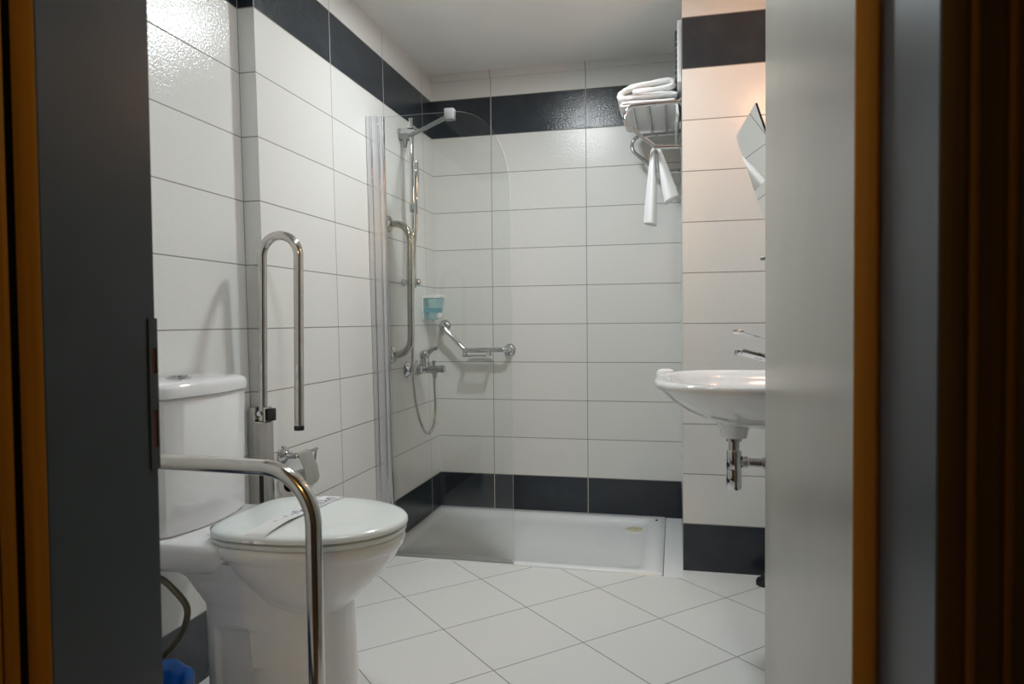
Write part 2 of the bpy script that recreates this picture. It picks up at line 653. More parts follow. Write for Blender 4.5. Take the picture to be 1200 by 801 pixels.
# the leaf, opened at a right angle into the bathroom
LX0, LX1 = 0.1905, 0.2305
ang = math.radians(0.9)
bm = BM()
box(bm, (0, 0, 0.008), (LX1 - LX0, 0.90, 2.05), 0.0015, 1)
for f in bm.faces:
    f.normal_update()
    if f.normal.y < -0.5:
        f.material_index = 1
bmesh.ops.rotate(bm, verts=bm.verts, cent=(0, 0, 0), matrix=Matrix.Rotation(-ang, 3, 'Z'))
bmesh.ops.translate(bm, verts=bm.verts, vec=(LX0, YI + 0.003, 0))
door = struct('door_1', bm, [M['leafpaint'], M['edgewood']], 'grey door leaf standing open into the bathroom', 'door')
bm = BM()
box(bm, (LX0 + 0.024, YI + 0.9025, 0.80), (LX0 + 0.046, YI + 0.9055, 0.98), 0.0008, 1)
obj('lock_faceplate', bm, M['satin'], door)
bm = BM()
prism(bm, [(LX0 + 0.028, YI + 0.905), (LX0 + 0.042, YI + 0.905), (LX0 + 0.030, YI + 0.914)], 2, 0.915, 0.948)
obj('latch_bolt', bm, M['satin'], door)
bm = BM()
hx = LX1 + 0.016
lathe(bm, [(0.024, 0), (0.024, .007), (.010, .010), (.010, .04)], (hx - 0.0035, YI + 0.84, 0.93), (1, 0, 0), 20)
tube(bm, round_path([(hx + .036, YI + .84, .93), (hx + .045, YI + .84, .93), (hx + .045, YI + .72, .93)], 0.012), 0.009, 12)
obj('door_handle', bm, M['satin'], door)
for hz in (0.25, 1.80):
    bm = BM()
    lathe(bm, [(0.006, -.05), (0.0075, -.048), (.0075, .048), (.006, .05)], (LX1 + 0.010, YI + 0.012, hz), (0, 0, 1), 14)
    obj('hinge', bm, M['satin'], door)

# the hall on this side of the doorway
bm = BM()
box(bm, (-1.55, -1.7, -0.08), (1.25, YF + 0.001, -0.0005))
struct('floor_hall', bm, M['hallfloor'], 'dark wooden hall floor before the doorway', 'floor')
bm = BM()
box(bm, (-1.55, -1.7, 2.4), (1.25, YF + 0.005, 2.48))
struct('ceiling_hall', bm, M['plaster'], 'hall ceiling before the doorway', 'ceiling')
bm = BM()
box(bm, (-1.65, -1.8, -0.08), (1.3, -1.7, 2.48))
box(bm, (-1.65, -1.8, -0.08), (-1.55, YF + 0.005, 2.48))
box(bm, (1.2, -1.8, -0.08), (1.3, YF + 0.005, 2.48))
struct('wall_hall', bm, M['plaster'], 'plastered hall walls facing the bathroom door', 'wall')
bm = BM()
box(bm, (0.228, -0.20, -0.0005), (1.2, -0.08, 2.4))  # added out of view to keep the hall lamp off the hinge-side casing
struct('wall_shade_blocker', bm, M['plaster'], 'added unseen wall piece that shades the hinge-side casing', 'wall')

# ================================================================== SHOWER TRAY
t = thing('shower_tray', 'low white shower tray set flush in the floor behind the glass screen', 'shower tray', (-0.65, 3.2, 0))
X0, X1, Y0, Y1 = -1.262, TX1 - 0.002, TY0 + 0.002, YB - 0.001
bm = BM()
loft(bm, [rrect(X0, X1, Y0, Y1, -0.075, .012), rrect(X0, X1, Y0, Y1, .004, .012), rrect(X0 + .003, X1 - .003, Y0 + .003, Y1 - .003, .007, .012),
          rrect(X0 + .05, X1 - .075, Y0 + .05, Y1 - .06, .006, .04), rrect(X0 + .062, X1 - .087, Y0 + .07, Y1 - .075, -.004, .045),
          rrect(X0 + .085, X1 - .115, Y0 + .13, Y1 - .10, -.013, .05), rrect(X0 + .30, X1 - .16, Y0 + .30, Y1 - .14, -.020, .05)])
obj('basin', bm, M['acrylic'], t, angle=60)
bm = BM()
lathe(bm, [(.050, -.0195), (.050, -.014), (.046, -.0125)], (-.195, 3.44, 0), n=32)
obj('drain_ring', bm, M['acrylic'], t)
bm = BM()
lathe(bm, [(.043, -.018), (.043, -.012), (.036, -.008), (.012, -.0065)], (-.195, 3.44, 0), n=32)
dc = obj('drain_cover', bm, M['beigeplastic'], t)
dc['label'] = 'beige drain cover'
bm = BM()
lathe(bm, [(.006, .006), (.006, .010), (.004, .012)], (TX1 - 0.045, 3.55, 0), n=12)
obj('overflow_plug', bm, M['black'], t)

# ================================================================== SHOWER SCREEN
YG = 2.80
t = thing('shower_screen', 'clear glass shower screen with a rounded top corner and aluminium wall profile', 'shower screen', (-1.22, YG, 0.013))
gx0, gx1, gz0, gz1 = -1.200, -0.651, 0.008, 1.872
out = [(gx0, gz0), (gx1, gz0)]
A, B = 0.25, 0.36                       # corner ellipse
for k in range(0, 25):
    a = (PI / 2) * k / 24
    out.append((gx1 - A + A * math.cos(a) ** 0.86, gz1 - B + B * math.sin(a) ** 0.95))
out.append((gx0, gz1))
bm = BM()
prism(bm, out, 1, YG - .003, YG + .003, 0, 1)
obj('glass_panel', bm, [M['glass'], M['glassedge']], t, angle=25)
bm = BM()
yw = YG
for (a, b_, c, d) in ((-1.262, -1.238, .016, 0), (-1.242, -1.205, .012, 1), (-1.208, -1.186, .009, 2)):
    zt = 1.876 - 0.001 * d
    rings = []
    for z in (0.0075, zt):
        xa = xl(z) + 0.001 if d == 0 else a - .012 * (z - 1)
        rings.append(rrect(xa, b_ - .012 * (z - 1), yw - c, yw + c, z, .005 if d else .003, 4))
    loft(bm, rings)
obj('wall_profile', bm, M['alu'], t)
bm = BM()
wb = Vector((-1.262, 3.17, 1.885))
cl = Vector((-0.905, YG, 1.862))
tube(bm, [cl + Vector((0, .012, 0)), wb + Vector((.03, 0, 0))], 0.0095, 14)
sb = obj('stay_bar', bm, M['greyplastic'], t)
bm = BM()
box(bm, cl - Vector((.020, .017, .024)), cl + Vector((.020, .019, .022)), .003)
obj('glass_clamp', bm, M['greyplastic'], sb)
bm = BM()
xw_ = xl(1.885)
box(bm, (xw_ + .001, 3.145, 1.868), (xw_ + .062, 3.195, 1.905), .006)
lathe(bm, [(.012, 0), (.012, -.02), (.009, -.024), (.009, -.036)], (xw_ + .03, 3.16, 1.87), (0, 0, 1), 16)
obj('wall_bracket', bm, M['greyplastic'], sb)

# ================================================================== SHOWER RISER, HANDSET, HOSE, MIXER
RX, RY = -1.200, 3.150
t = thing('shower_rail', 'slim upright chrome shower rail on the tiled wall behind the glass', 'shower rail', (RX, RY, 1.16))
bm = BM()
tube(bm, [(RX - .002, RY, 1.17), (RX - .010, RY, 1.965)], .0105, 18)
obj('rail', bm, M['chrome'], t)
for z, nm in ((1.905, 0), (1.195, 1)):
    bm = BM()
    lathe(bm, [(.017, 0), (.017, .010), (.013, .013), (.013, .04), (.0165, .046), (.0165, .084), (.013, .088)], (xl(z) + .001, RY, z), (1, 0, 0), 20)
    obj('wall_bracket', bm, M['chrome_soft'], t)
bm = BM()
zh = 1.545
lathe(bm, [(.015, -.022), (.018, -.018), (.018, .018), (.015, .022)], (RX - .005, RY, zh), (0, 0, 1), 20)
lathe(bm, [(.013, 0), (.015, .004), (.015, .02), (.011, .024)], (RX - .005, RY - .012, zh), (0.6, -1, 0), 18)
tube(bm, [(RX, RY - .02, zh), (RX + .026, RY - .046, zh)], .012, 14)
obj('slider', bm, M['chrome_soft'], t)
HX, HY = -1.170, 3.100
t = thing('hand_shower', 'slim chrome hand shower upright in the sliding holder', 'hand shower', (HX, HY, 1.50))
bm = BM()
lathe(bm, [(.008, 1.505), (.010, 1.512), (.0105, 1.60), (.0115, 1.68), (.012, 1.745), (.010, 1.752)], (HX, HY, 0), (0, 0, 1), 18)
obj('handle', bm, M['chrome'], t)
bm = BM()
box(bm, (HX + .0085, HY - .006, 1.655), (HX + .0135, HY + .006, 1.742), .002)
obj('spray_plate', bm, M['greyplastic'], t)
MY = 3.24
bm = BM()
hp = [(HX, HY, 1.512), (HX + .001, HY - .004, 1.45), (HX - .006, HY - .02, 1.30), (HX - .010, HY - .035, 1.1), (HX - .014, HY - .035, .92),
      (HX - .016, HY - .028, .74), (HX - .010, HY + .0, .60), (HX + .004, 3.13, .515), (HX + .016, 3.17, .475), (HX + .030, 3.21, .50),
      (HX + .034, MY - .005, .58), (HX + .030, MY, .67), (HX + .028, MY, .735)]
tube(bm, spline(hp, 10), .0070, 12)
sh = tag(obj('shower_hose', bm, M['showerhose']), 'flexible metal shower hose looping below the mixer tap', 'shower hose')

t = thing('shower_mixer', 'chrome bath mixer tap on the tiled wall with lever and spout', 'mixer tap', (xl(.78), MY, .778))
mz = .778
bx = -1.196
for dy in (-.073, .073):
    bm = BM()
    lathe(bm, [(.039, 0), (.039, .003), (.036, .008), (.024, .024), (.017, .028), (.014, .05)], (xl(mz) + .001, MY + dy, mz), (1, 0, 0), 28)
    obj('escutcheon', bm, M['chrome_soft'], t)
bm = BM()
for dy in (-.073, .073):
    lathe(bm, [(.015, -.026), (.025, -.024), (.0255, -.008), (.020, -.004), (.020, .018), (.014, .022)], (bx, MY + dy, mz), (1, 0, 0), 20)
lathe(bm, [(.015, -.085), (.021, -.08), (.0225, -.04), (.025, 0), (.0225, .04), (.021, .08), (.015, .085)], (bx, MY, mz), (0, 1, 0), 24)
lathe(bm, [(.026, 0), (.025, .03), (.022, .036), (.0205, .05)], (bx + .006, MY, mz + .006), (0, 0, 1), 24)
tube(bm, [(bx, MY, mz - .002), (bx + .05, MY, mz - .002), (bx + .085, MY, mz - .001)], lambda k: .020 - .003 * k, 20)
lathe(bm, [(.012, -.014), (.018, -.012), (.0195, 0), (.018, .010), (.010, .013)], (bx + .096, MY, mz), (1, 0, 0), 20)
obj('body', bm, M['chrome_soft'], t)
bm = BM()
lathe(bm, [(.008, 0), (.008, .018), (.011, .020), (.011, .028), (.007, .031)], (bx + .054, MY, mz + .010), (0, 0, 1), 16)
obj('diverter_knob', bm, M['chrome_soft'], t)
bm = BM()
lathe(bm, [(.0140, 0), (.0140, -.020), (.011, -.026), (.011, -.036)], (bx + .056, MY, mz - .008), (0, 0, 1), 18)
obj('hose_outlet', bm, M['chrome_soft'], t)
bm = BM()
lathe(bm, [(.0225, 0), (.026, .008), (.026, .024), (.019, .034), (.007, .038)], (bx + .006, MY, mz + .054), (0, 0, 1), 24)
tube(bm, spline([(bx + .010, MY, mz + .074), (bx + .030, MY, mz + .084), (bx + .048, MY, mz + .098), (bx + .074, MY, mz + .103)], 6),
     lambda k: .0120 - .0045 * k, 14, flat=1.3)
obj('lever', bm, M['chrome_soft'], t)

# ================================================================== UPRIGHT GRAB RAIL (left shower wall)
GY = 3.0
t = thing('grab_rail', 'upright steel grab rail with curved ends beside the shower rail', 'grab rail', (xl(1.15), GY, 1.155))
gt, gb = 1.452, .857
bm = BM()
tube(bm, round_path([(xl(gt) + .012, GY, gt), (-1.163, GY, gt), (-1.166, GY, gb), (xl(gb) + .012, GY, gb)], .075, 12), .016, 20)
obj('rail', bm, M['steel'], t)
for z in (gt, gb):
    bm = BM()
    lathe(bm, [(.038, 0), (.038, .004), (.034, .010), (.020, .016), (.017, .022)], (xl(z) + .001, GY, z), (1, 0, 0), 28)
    obj('wall_flange', bm, M['steel'], t)

# ================================================================== ANGLED GRAB RAIL WITH SOAP RACK
AY = 3.56
p1, p2, p3 = Vector((-1.212, AY, .986)), Vector((-1.082, AY, .857)), Vector((-.853, AY, .857))
t = thing('angled_grab_rail', 'bent chrome grab rail on the back shower wall with a soap rack', 'grab rail', (-1.03, YB, .9))
bm = BM()
tube(bm, round_path([(p1.x - .004, YB - .010, p1.z + .004), (p1.x, AY, p1.z), p2, p3, (p3.x + .004, YB - .010, p3.z)], [.03, .03, .03], 8), .0125, 18)
obj('rail', bm, M['chrome'], t)
for p in (p1, p3):
    bm = BM()
    lathe(bm, [(.031, 0), (.031, .006), (.026, .014), (.017, .019), (.0145, .03)], (p.x, YB - .001, p.z), (0, -1, 0), 26)
    obj('wall_flange', bm, M['chrome_soft'], t)
bm = BM()
rx0, rx1, ry0, ry1, rz = -1.075, -.945, AY - .055, AY + .05, .828
tube(bm, round_path([(rx0, ry0, rz), (rx1, ry0, rz), (rx1, ry1, rz), (rx0, ry1, rz), (rx0, ry0, rz)], .01, 4), .0048, 10)
for k in range(1, 7):
    x = rx0 + (rx1 - rx0) * k / 7
    tube(bm, [(x, ry0, rz), (x, ry1, rz)], .0028, 8)
tube(bm, [(rx0, AY - .05, rz + .022), (rx1, AY - .05, rz + .022)], .0048, 10)
for x in (rx0, rx1):
    tube(bm, round_path([(x, AY - .005, rz + .026), (x, AY - .05, rz + .022), (x, AY - .053, rz)], .008, 4), .0048, 10)
    tube(bm, [(x, AY, rz + .028), (x, AY, rz)], .006, 10)
obj('soap_rack', bm, M['chrome'], t)

# ================================================================== SOAP DISPENSER
sx = xl(1.09) + .001
SY = 3.44
t = thing('soap_dispenser', 'small blue see-through soap dispenser with white lid in the shower corner', 'soap dispenser', (sx, SY, 1.01))
bm = BM()
box(bm, (sx, SY - .045, 1.020), (sx + .010, SY + .045, 1.135), .002)
obj('back_plate', bm, M['whiteplastic'], t)
bm = BM()
loft(bm, [[Vector((sx + .010 + a * w, SY - .042 + .084 * c, z)) for a, c in ((0, 0), (.8, 0), (1, .15), (1, .85), (.8, 1), (0, 1))]
          for z, w in ((1.052, .074), (1.06, .078), (1.12, .088), (1.128, .088))])
obj('tank', bm, M['blue'], t)
bm = BM()
loft(bm, [[Vector((sx + .014 + a * w, SY - .036 + .072 * c, z)) for a, c in ((0, 0), (1, 0), (1, 1), (0, 1))]
          for z, w in ((1.056, .064), (1.078, .070))])
obj('liquid_soap', bm, M['soap'], t)
bm = BM()
loft(bm, [[Vector((sx + .006 + a * w, SY - .045 + .09 * c, z)) for a, c in ((0, 0), (.85, 0), (1, .12), (1, .88), (.85, 1), (0, 1))]
          for z, w in ((1.128, .094), (1.138, .096), (1.146, .090))])
obj('lid', bm, M['whiteplastic'], t)
bm = BM()
box(bm, (sx + .008, SY - .034, 1.018), (sx + .070, SY + .034, 1.052), .006)
obj('pump_housing', bm, M['blue'], t)
bm = BM()
box(bm, (sx + .070, SY - .028, 1.022), (sx + .090, SY + .028, 1.050), .006)
lathe(bm, [(.008, 0), (.006, -.010)], (sx + .05, SY, 1.019), (0, 0, 1), 12)
obj('push_button', bm, M['whiteplastic'], t)

# ================================================================== TOILET
TC = 1.56
t = thing('toilet', 'white close-coupled toilet with lid closed beside the front grab bar', 'toilet', (-0.95, TC, 0))
bm = BM()
# foot: rounded slab
foot = [(.0, -1.122, -.750, .108), (.05, -1.122, -.757, .106), (.10, -1.122, -.763, .104), (.22, -1.122, -.770, .105),
        (.33, -1.122, -.776, .110), (.40, -1.17, -.76, .13), (.455, -1.27, -.74, .16)]


def foot_at(z):
    for a, b_ in zip(foot, foot[1:]):
        if z <= b_[0] + 1e-6:
            k = (z - a[0]) / (b_[0] - a[0])
            return [p + (q - p) * k for p, q in zip(a[1:], b_[1:])]


def sst(x, a, b_):
    q = min(1, max(0, (x - a) / (b_ - a)))
    return q * q * (3 - 2 * q)


rings = []
nz = 76
for k in range(nz + 1):
    z = .455 * k / nz
    a, b_, hw = foot_at(z)
    ring = oval(a, b_, TC, hw, z, 2.4, 5.0, xw=b_ - .16, n=220)
    for p in ring:                          # upright niches for the floor fixings
        if abs(p.y - TC) > .05:
            m_ = sst(p.x, -1.080, -1.066) * (1 - sst(p.x, -.996, -.982)) * (1 - sst(z, .268, .288))
            p.y -= math.copysign(.030 * m_ * (.45 + .55 * sst(p.x, -1.07, -1.0)), p.y - TC)
    rings.append(ring)
loft(bm, rings)
# bowl
bowl = [(.295, -.87, -.80, .035), (.315, -.91, -.783, .082), (.335, -.937, -.763, .106), (.36, -.97, -.733, .130), (.39, -1.0, -.702, .150), (.42, -1.03, -.677, .165),
        (.445, -1.055, -.660, .175), (.462, -1.07, -.651, .1795), (.466, -1.075, -.648, .181), (.470, -1.09, -.642, .185), (.486, -1.10, -.638, .188), (.496, -1.10, -.639, .187), (.500, -1.10, -.645, .182)]
loft(bm, [oval(a, b_, TC, hw, z, 2.05, 2.6) for z, a, b_, hw in bowl])
# deck carrying the cistern
deck = [(.425, -1.300, -1.03, .150), (.445, -1.306, -1.00, .172), (.485, -1.308, -.985, .182), (.498, -1.306, -.99, .180), (.502, -1.302, -1.0, .175)]
loft(bm, [rrect(a, b_, TC - hw, TC + hw, z, .055, 8) for z, a, b_, hw in deck])
body = obj('pan', bm, M['ceramic'], t, angle=50)

def cist(z, g=0.0, bulge=1.0):
    pts = []
    x0, hw = -1.300, .168 + g
    n = 24
    for k in range(n + 1):
        s = -1 + 2 * k / n
        yy = TC + s * hw
        edge = max(0, (abs(s) - .86) / .14)
        xx = -1.132 + g - .030 * bulge * s * s - .03 * (1 - math.sqrt(max(0, 1 - edge * edge)))
        pts.append(Vector((xx, yy, z)))
    pts += [Vector((x0, TC + hw, z)), Vector((x0, TC - hw, z))]
    return pts


bm = BM()
loft(bm, [cist(.503, -.006), cist(.512), cist(.60), cist(.825, .003), cist(.829, 0)])
obj('cistern', bm, M['ceramic'], t, angle=40)
bm = BM()
loft(bm, [cist(.829, .001), cist(.832, .008), cist(.852, .0085), cist(.862, .004), cist(.867, -.008), cist(.868, -.03)])
lid = obj('cistern_lid', bm, M['ceramic'], t, angle=50)
bm = BM()
lathe(bm, [(.030, .866), (.030, .871), (.024, .873)], (-1.235, TC - .008, 0), n=28)
lathe(bm, [(.022, .872), (.021, .876), (.01, .8775)], (-1.235, TC - .008, 0), n=24)
obj('flush_button', bm, M['chrome_soft'], lid)
bm = BM()
loft(bm, [oval(-1.065, -.640, TC, .180, .5005, 2.1, 4.0), oval(-1.068, -.636, TC, .185, .505, 2.1, 4.0),
          oval(-1.068, -.636, TC, .185, .512, 2.1, 4.0), oval(-1.062, -.642, TC, .179, .5145, 2.1, 4.0)])
obj('seat', bm, M['seatplastic'], t, angle=50)
bm = BM()
loft(bm, [oval(-1.066, -.639, TC, .181, .516, 2.1, 4.0), oval(-1.071, -.633, TC, .187, .519, 2.1, 4.0), oval(-1.071, -.633, TC, .187, .527, 2.1, 4.0),
          oval(-1.066, -.638, TC, .182, .5325, 2.1, 4.0), oval(-1.05, -.654, TC, .167, .5360, 2.1, 4.0), oval(-1.0, -.71, TC, .11, .5385, 2.1, 3.5),
          oval(-.95, -.80, TC, .05, .5395, 2.1, 3)])
obj('seat_lid', bm, M['seatplastic'], t, angle=50)
for s in (-1, 1):
    bm = BM()
    lathe(bm, [(.009, -.022), (.011, -.020), (.011, .020), (.009, .022)], (-1.078, TC + s * .075, .5145), (0, 1, 0), 14)
    lathe(bm, [(.014, .5015), (.014, .506), (.008, .51)], (-1.082, TC + s * .075, 0), n=16)
    obj('seat_hinge', bm, M['chrome_soft'], t)

# paper band over the lid, lying flat and creased, with a line of script
LYS = [-.192, -.188, -.18, -.165, -.13, -.09, -.05, 0, .05, .09, .13, .165, .18, .187]


def lid_z(x, dy):
    a = abs(dy)
    if a > .180:
        return .5300
    if a > .165:
        return .5335
    return .5405 if a < .08 else .5405 - .0035 * (a - .08) / .085


bm = BM()
rows = []
for dy in LYS:
    r = []
    for k in range(6):
        x = -.905 + .055 * (k / 5 - .5) - .05 * (-dy) * .6
        z = lid_z(x, dy) + .0012 + (.006 * math.exp(-((dy + .10) / .07) ** 2) * (k / 5) ** 2)
        if dy < -.187:
            z = .520
        y = dy if abs(dy) < .187 else math.copysign(.1895, dy)
        r.append(Vector((x, TC + y, z)))
    rows.append(r)
top = [[bm.verts.new(p) for p in r] for r in rows]
bot = [[bm.verts.new(p - Vector((0, 0, .0006))) for p in r] for r in rows]
nr, nc = len(rows), 6
for i in range(nr - 1):
    for j in range(nc - 1):
        bm.faces.new((top[i][j], top[i][j + 1], top[i + 1][j + 1], top[i + 1][j]))
        bm.faces.new((bot[i][j], bot[i + 1][j], bot[i + 1][j + 1], bot[i][j + 1]))
for i in range(nr - 1):
    bm.faces.new((top[i][0], top[i + 1][0], bot[i + 1][0], bot[i][0]))
    bm.faces.new((top[i][-1], bot[i][-1], bot[i + 1][-1], top[i + 1][-1]))
for j in range(nc - 1):
    bm.faces.new((top[0][j], bot[0][j], bot[0][j + 1], top[0][j + 1]))
    bm.faces.new((top[-1][j], top[-1][j + 1], bot[-1][j + 1], bot[-1][j]))
band = tag(obj('paper_band', bm, M['paper'], angle=60), 'white paper hygiene band lying across the toilet lid', 'paper band')
bm = BM()


def stroke(pts, r=.0011):
    path = []
    for (a, s) in pts:                       # a: across the band, s: along it
        x = -.905 + a + .03 * s
        path.append((x, TC + s, lid_z(x, s) + .0018))
    tube(bm, spline(path, 4), r, 6, flat=.5)


stroke([(.016, -.10), (-.012, -.09), (.012, -.08), (-.004, -.07), (.012, -.06), (-.012, -.05), (.012, -.04), (-.004, -.03), (.012, -.02),
        (-.014, -.01), (.010, .0), (-.004, .01), (.012, .02), (.000, .03), (.014, .04), (-.020, .055), (-.010, .065), (.012, .06), (.002, .075),
        (.012, .085), (-.018, .10), (-.008, .11), (.014, .105), (.004, .12), (.012, .13), (-.006, .14), (.010, .15)])
obj('printed_script', bm, M['ink'], band)
bm = BM()
stroke([(.020, .06), (.017, .10), (.019, .15)])
obj('printed_rule', bm, M['ink'], band)

# water supply hose behind the toilet
bm = BM()
tube(bm, spline([(-1.262, TC - .12, .425), (-1.24, TC - .138, .418), (-1.185, TC - .142, .402), (-1.150, TC - .145, .380), (-1.122, TC - .145, .352),
                 (-1.117, TC - .144, .325), (-1.135, TC - .14, .280), (-1.17, TC - .135, .236), (-1.22, TC - .125, .195), (-1.27, TC - .117, .176), (-1.295, TC - .115, .172)], 8), .0075, 12)
lathe(bm, [(.012, 0), (.012, .02), (.009, .024)], (-1.270, TC - .115, .427), (.9, -.4, -.05), 14)
tag(obj('supply_hose', bm, M['hose']), 'brown flexible water hose curving behind the toilet foot', 'hose')
bm = BM()
wx = xl(.172, base=XN)
lathe(bm, [(.026, 0), (.026, .004), (.012, .008), (.011, .03)], (wx + .001, TC - .115, .172), (1, 0, 0), 20)
tag(obj('angle_valve', bm, M['chrome_soft']), 'chrome water valve low on the wall behind the toilet', 'valve')

# ================================================================== WASTE BIN WITH BLUE BAG
BX, BY, BR = -1.128, 1.27, .105
t = thing('waste_bin', 'small round waste bin beside the toilet foot, mostly behind the door frame', 'waste bin', (BX, BY, 0))
bm = BM()
lathe(bm, [(.082, .002), (.085, .006), (BR - .004, .216), (BR, .218), (BR, .224), (BR - .004, .225), (.082, .012), (.01, .010)], (BX, BY, 0), n=36)
obj('bucket', bm, M['binplastic'], t)
bm = BM()
n = 72
rings = []
for r, z, w in ((BR + .004, .165, .004), (BR + .005, .19, .004), (BR + .006, .22, .003), (BR + .007, .246, .002), (BR + .003, .254, .002), (BR - .007, .252, .003),
                (BR - .014, .23, .006), (BR - .022, .19, .010), (BR - .03, .13, .012), (.03, .09, .006)):
    rings.append([Vector((BX + (r + w * math.sin(7 * a + 40 * z) * math.sin(3.3 * a + z * 90)) * math.cos(a),
                          BY + (r + w * math.sin(7 * a + 40 * z) * math.sin(3.3 * a + z * 90)) * math.sin(a),
                          z - .02 + .003 * math.sin(9 * a) + (.004 * math.sin(5 * a) if z < .17 else 0)))
                  for a in [2 * PI * i / n for i in range(n)]])
loft(bm, rings, cap0=False)
tag(obj('bin_bag', bm, M['bluebag'], angle=180), 'crinkled blue plastic bag lining the waste bin', 'bin bag')

# ================================================================== FOLDED-UP GRAB BAR on its wall post
t = thing('folding_grab_bar', 'folded-up steel grab bar standing upright on a wall post behind the toilet', 'grab bar', (-1.27, 1.965, 0), 'folding grab bars beside the toilet')
FY = 1.945
bm = BM()
box(bm, (-1.308, 1.955, .002), (-1.274, 1.979, .742), .002)
box(bm, (-1.272, 1.945, .002), (-1.232, 1.979, .742), .003)
box(bm, (-1.276, 1.962, .002), (-1.270, 1.979, .742))
post = obj('post', bm, M['satin'], t)
bm = BM()
box(bm, (-1.264, 1.9435, .20), (-1.250, 1.9465, .545))
obj('slot_cover', bm, M['black'], post)
bm = BM()
box(bm, (-1.268, FY - .022, .700), (-1.262, FY + .015, .748), .001)
box(bm, (-1.268, FY - .022, .698), (-1.226, FY + .012, .704), .001)
box(bm, (-1.268, FY + .006, .700), (-1.226, FY + .012, .748), .001)
box(bm, (-1.232, FY - .022, .700), (-1.226, FY + .012, .748), .001)
hg = obj('hinge', bm, M['steel'], t)
bm = BM()
lathe(bm, [(.009, 0), (.009, .004), (.006, .007)], (-1.249, FY - .016, .728), (0, -1, 0), 14)
tube(bm, [(-1.249, FY - .019, .728), (-1.249, FY + .008, .728)], .006, 12)
obj('bolt', bm, M['chrome'], hg)
bm = BM()
box(bm, (-1.226, FY - .014, .706), (-1.206, FY + .008, .744), .002)
obj('rubber_stop', bm, M['black'], t)
bm = BM()
ax, bx2 = -1.245, -1.116
path = [Vector((ax - .004, FY, .706)), Vector((ax + .005, FY, 1.212))]
cx, rr = (ax + .005 + bx2) / 2, (bx2 - ax - .005) / 2
for k in range(1, 25):
    a = PI - PI * k / 24
    path.append(Vector((cx + rr * math.cos(a), FY, 1.212 + rr * math.sin(a))))
path.append(Vector((bx2 - .008, FY, .692)))
tube(bm, path, .0145, 22)
arm = obj('rail', bm, M['steel'], t)
bm = BM()
lathe(bm, [(.0152, 0), (.0152, .014), (.0135, .016)], (bx2 - .0082, FY, .678), (0, 0, 1), 20)
obj('end_cap', bm, M['black'], arm)
for xx, zz in ((ax - .001, .80), (bx2 - .006, .80)):
    bm = BM()
    lathe(bm, [(.004, 0), (.004, .0022), (.0025, .003)], (xx, FY - .0140, zz), (0, -1, 0), 10)
    obj('rivet', bm, M['chrome'], arm)

# ================================================================== LOWERED GRAB BAR in front of the toilet
NY = 1.18
t = thing('folding_grab_bar', 'lowered steel grab bar with a bent leg standing in front of the toilet', 'grab bar', (-0.653, NY, 0), 'folding grab bars beside the toilet')
wx = xl(.74, base=XN)
bm = BM()
tube(bm, round_path([(wx + .03, NY, .742), (-.657, NY, .733), (-.653, NY, .016)], .105, 22), .0152, 24)
obj('rail', bm, M['steel'], t)
bm = BM()
lathe(bm, [(.020, .001), (.020, .012), (.0165, .018), (.0160, .03)], (-.653, NY, 0), n=22)
obj('rubber_foot', bm, M['black'], t)
bm = BM()
box(bm, (wx + .001, NY - .05, .64), (wx + .008, NY + .05, .84), .003)
box(bm, (wx + .008, NY - .024, .71), (wx + .06, NY - .018, .77), .001)
box(bm, (wx + .008, NY + .018, .71), (wx + .06, NY + .024, .77), .001)
obj('wall_plate', bm, M['satin'], t)

# ================================================================== TOILET ROLL HOLDER + ROLL
HYt, HZ = 2.06, .575
wx = xl(HZ)
t = thing('toilet_roll_holder', 'chrome toilet roll holder with a hinged cover flap on the wall', 'toilet roll holder', (wx, HYt, HZ))
bm = BM()
lathe(bm, [(.030, 0), (.030, .005), (.024, .012), (.018, .016), (.012, .024), (.010, .05)], (wx + .001, HYt, HZ), (1, 0, 0), 26)
obj('wall_flange', bm, M['chrome_soft'], t)
bm = BM()
axx = wx + .052
rxx, rzz = wx + .042, .500
tube(bm, [(wx + .045, HYt, HZ), (axx, HYt, HZ - .001), (axx + .010, HYt, HZ - .001)], .007, 12)
tube(bm, round_path([(axx, HYt, HZ), (axx, HYt + .135, HZ)], 0), .005, 12)
tube(bm, round_path([(axx, HYt + .128, HZ), (rxx, HYt + .128, rzz), (rxx, HYt - .040, rzz)], .02, 6), .004, 12)
obj('arm', bm, M['chrome_soft'], t)
bm = BM()
sec = [(axx - .014, HZ + .004), (axx - .003, HZ + .010), (axx + .010, HZ + .005), (axx + .022, HZ - .022), (axx + .032, HZ - .058), (axx + .040, HZ - .098)]
rings = []
for k in range(13):
    f = k / 12
    y = HYt - .004 + .082 * f
    edge = .016 * (abs(2 * f - 1) ** 4)
    rings.append([Vector((x, y, z + (edge if i >= 4 else 0))) for i, (x, z) in enumerate(sec)]
                 + [Vector((x - .0022, y, z - .0018 + (edge if i >= 4 else 0))) for i, (x, z) in reversed(list(enumerate(sec)))])
loft(bm, rings)
obj('cover_flap', bm, M['satin'], t, angle=30)
t = thing('toilet_roll', 'part-used white toilet roll hanging under the chrome cover flap', 'toilet roll', (rxx, HYt + .015, rzz - .03))
bm = BM()
R1, R0, zr, ry = .038, .018, rzz - .018, HYt - .032
lathe(bm, [(R0, 0), (R1 - .001, 0), (R1, .001), (R1, .099), (R1 - .001, .10), (R0, .10), (R0, 0.0)], (rxx, ry, zr), (0, 1, 0), 36)
obj('paper', bm, M['paper'], t)
bm = BM()
lathe(bm, [(R0 - .002, -.001), (R0, -.001), (R0, .101), (R0 - .002, .101), (R0 - .002, -.001)], (rxx, ry, zr), (0, 1, 0), 28)
obj('card_core', bm, M['card'], t)

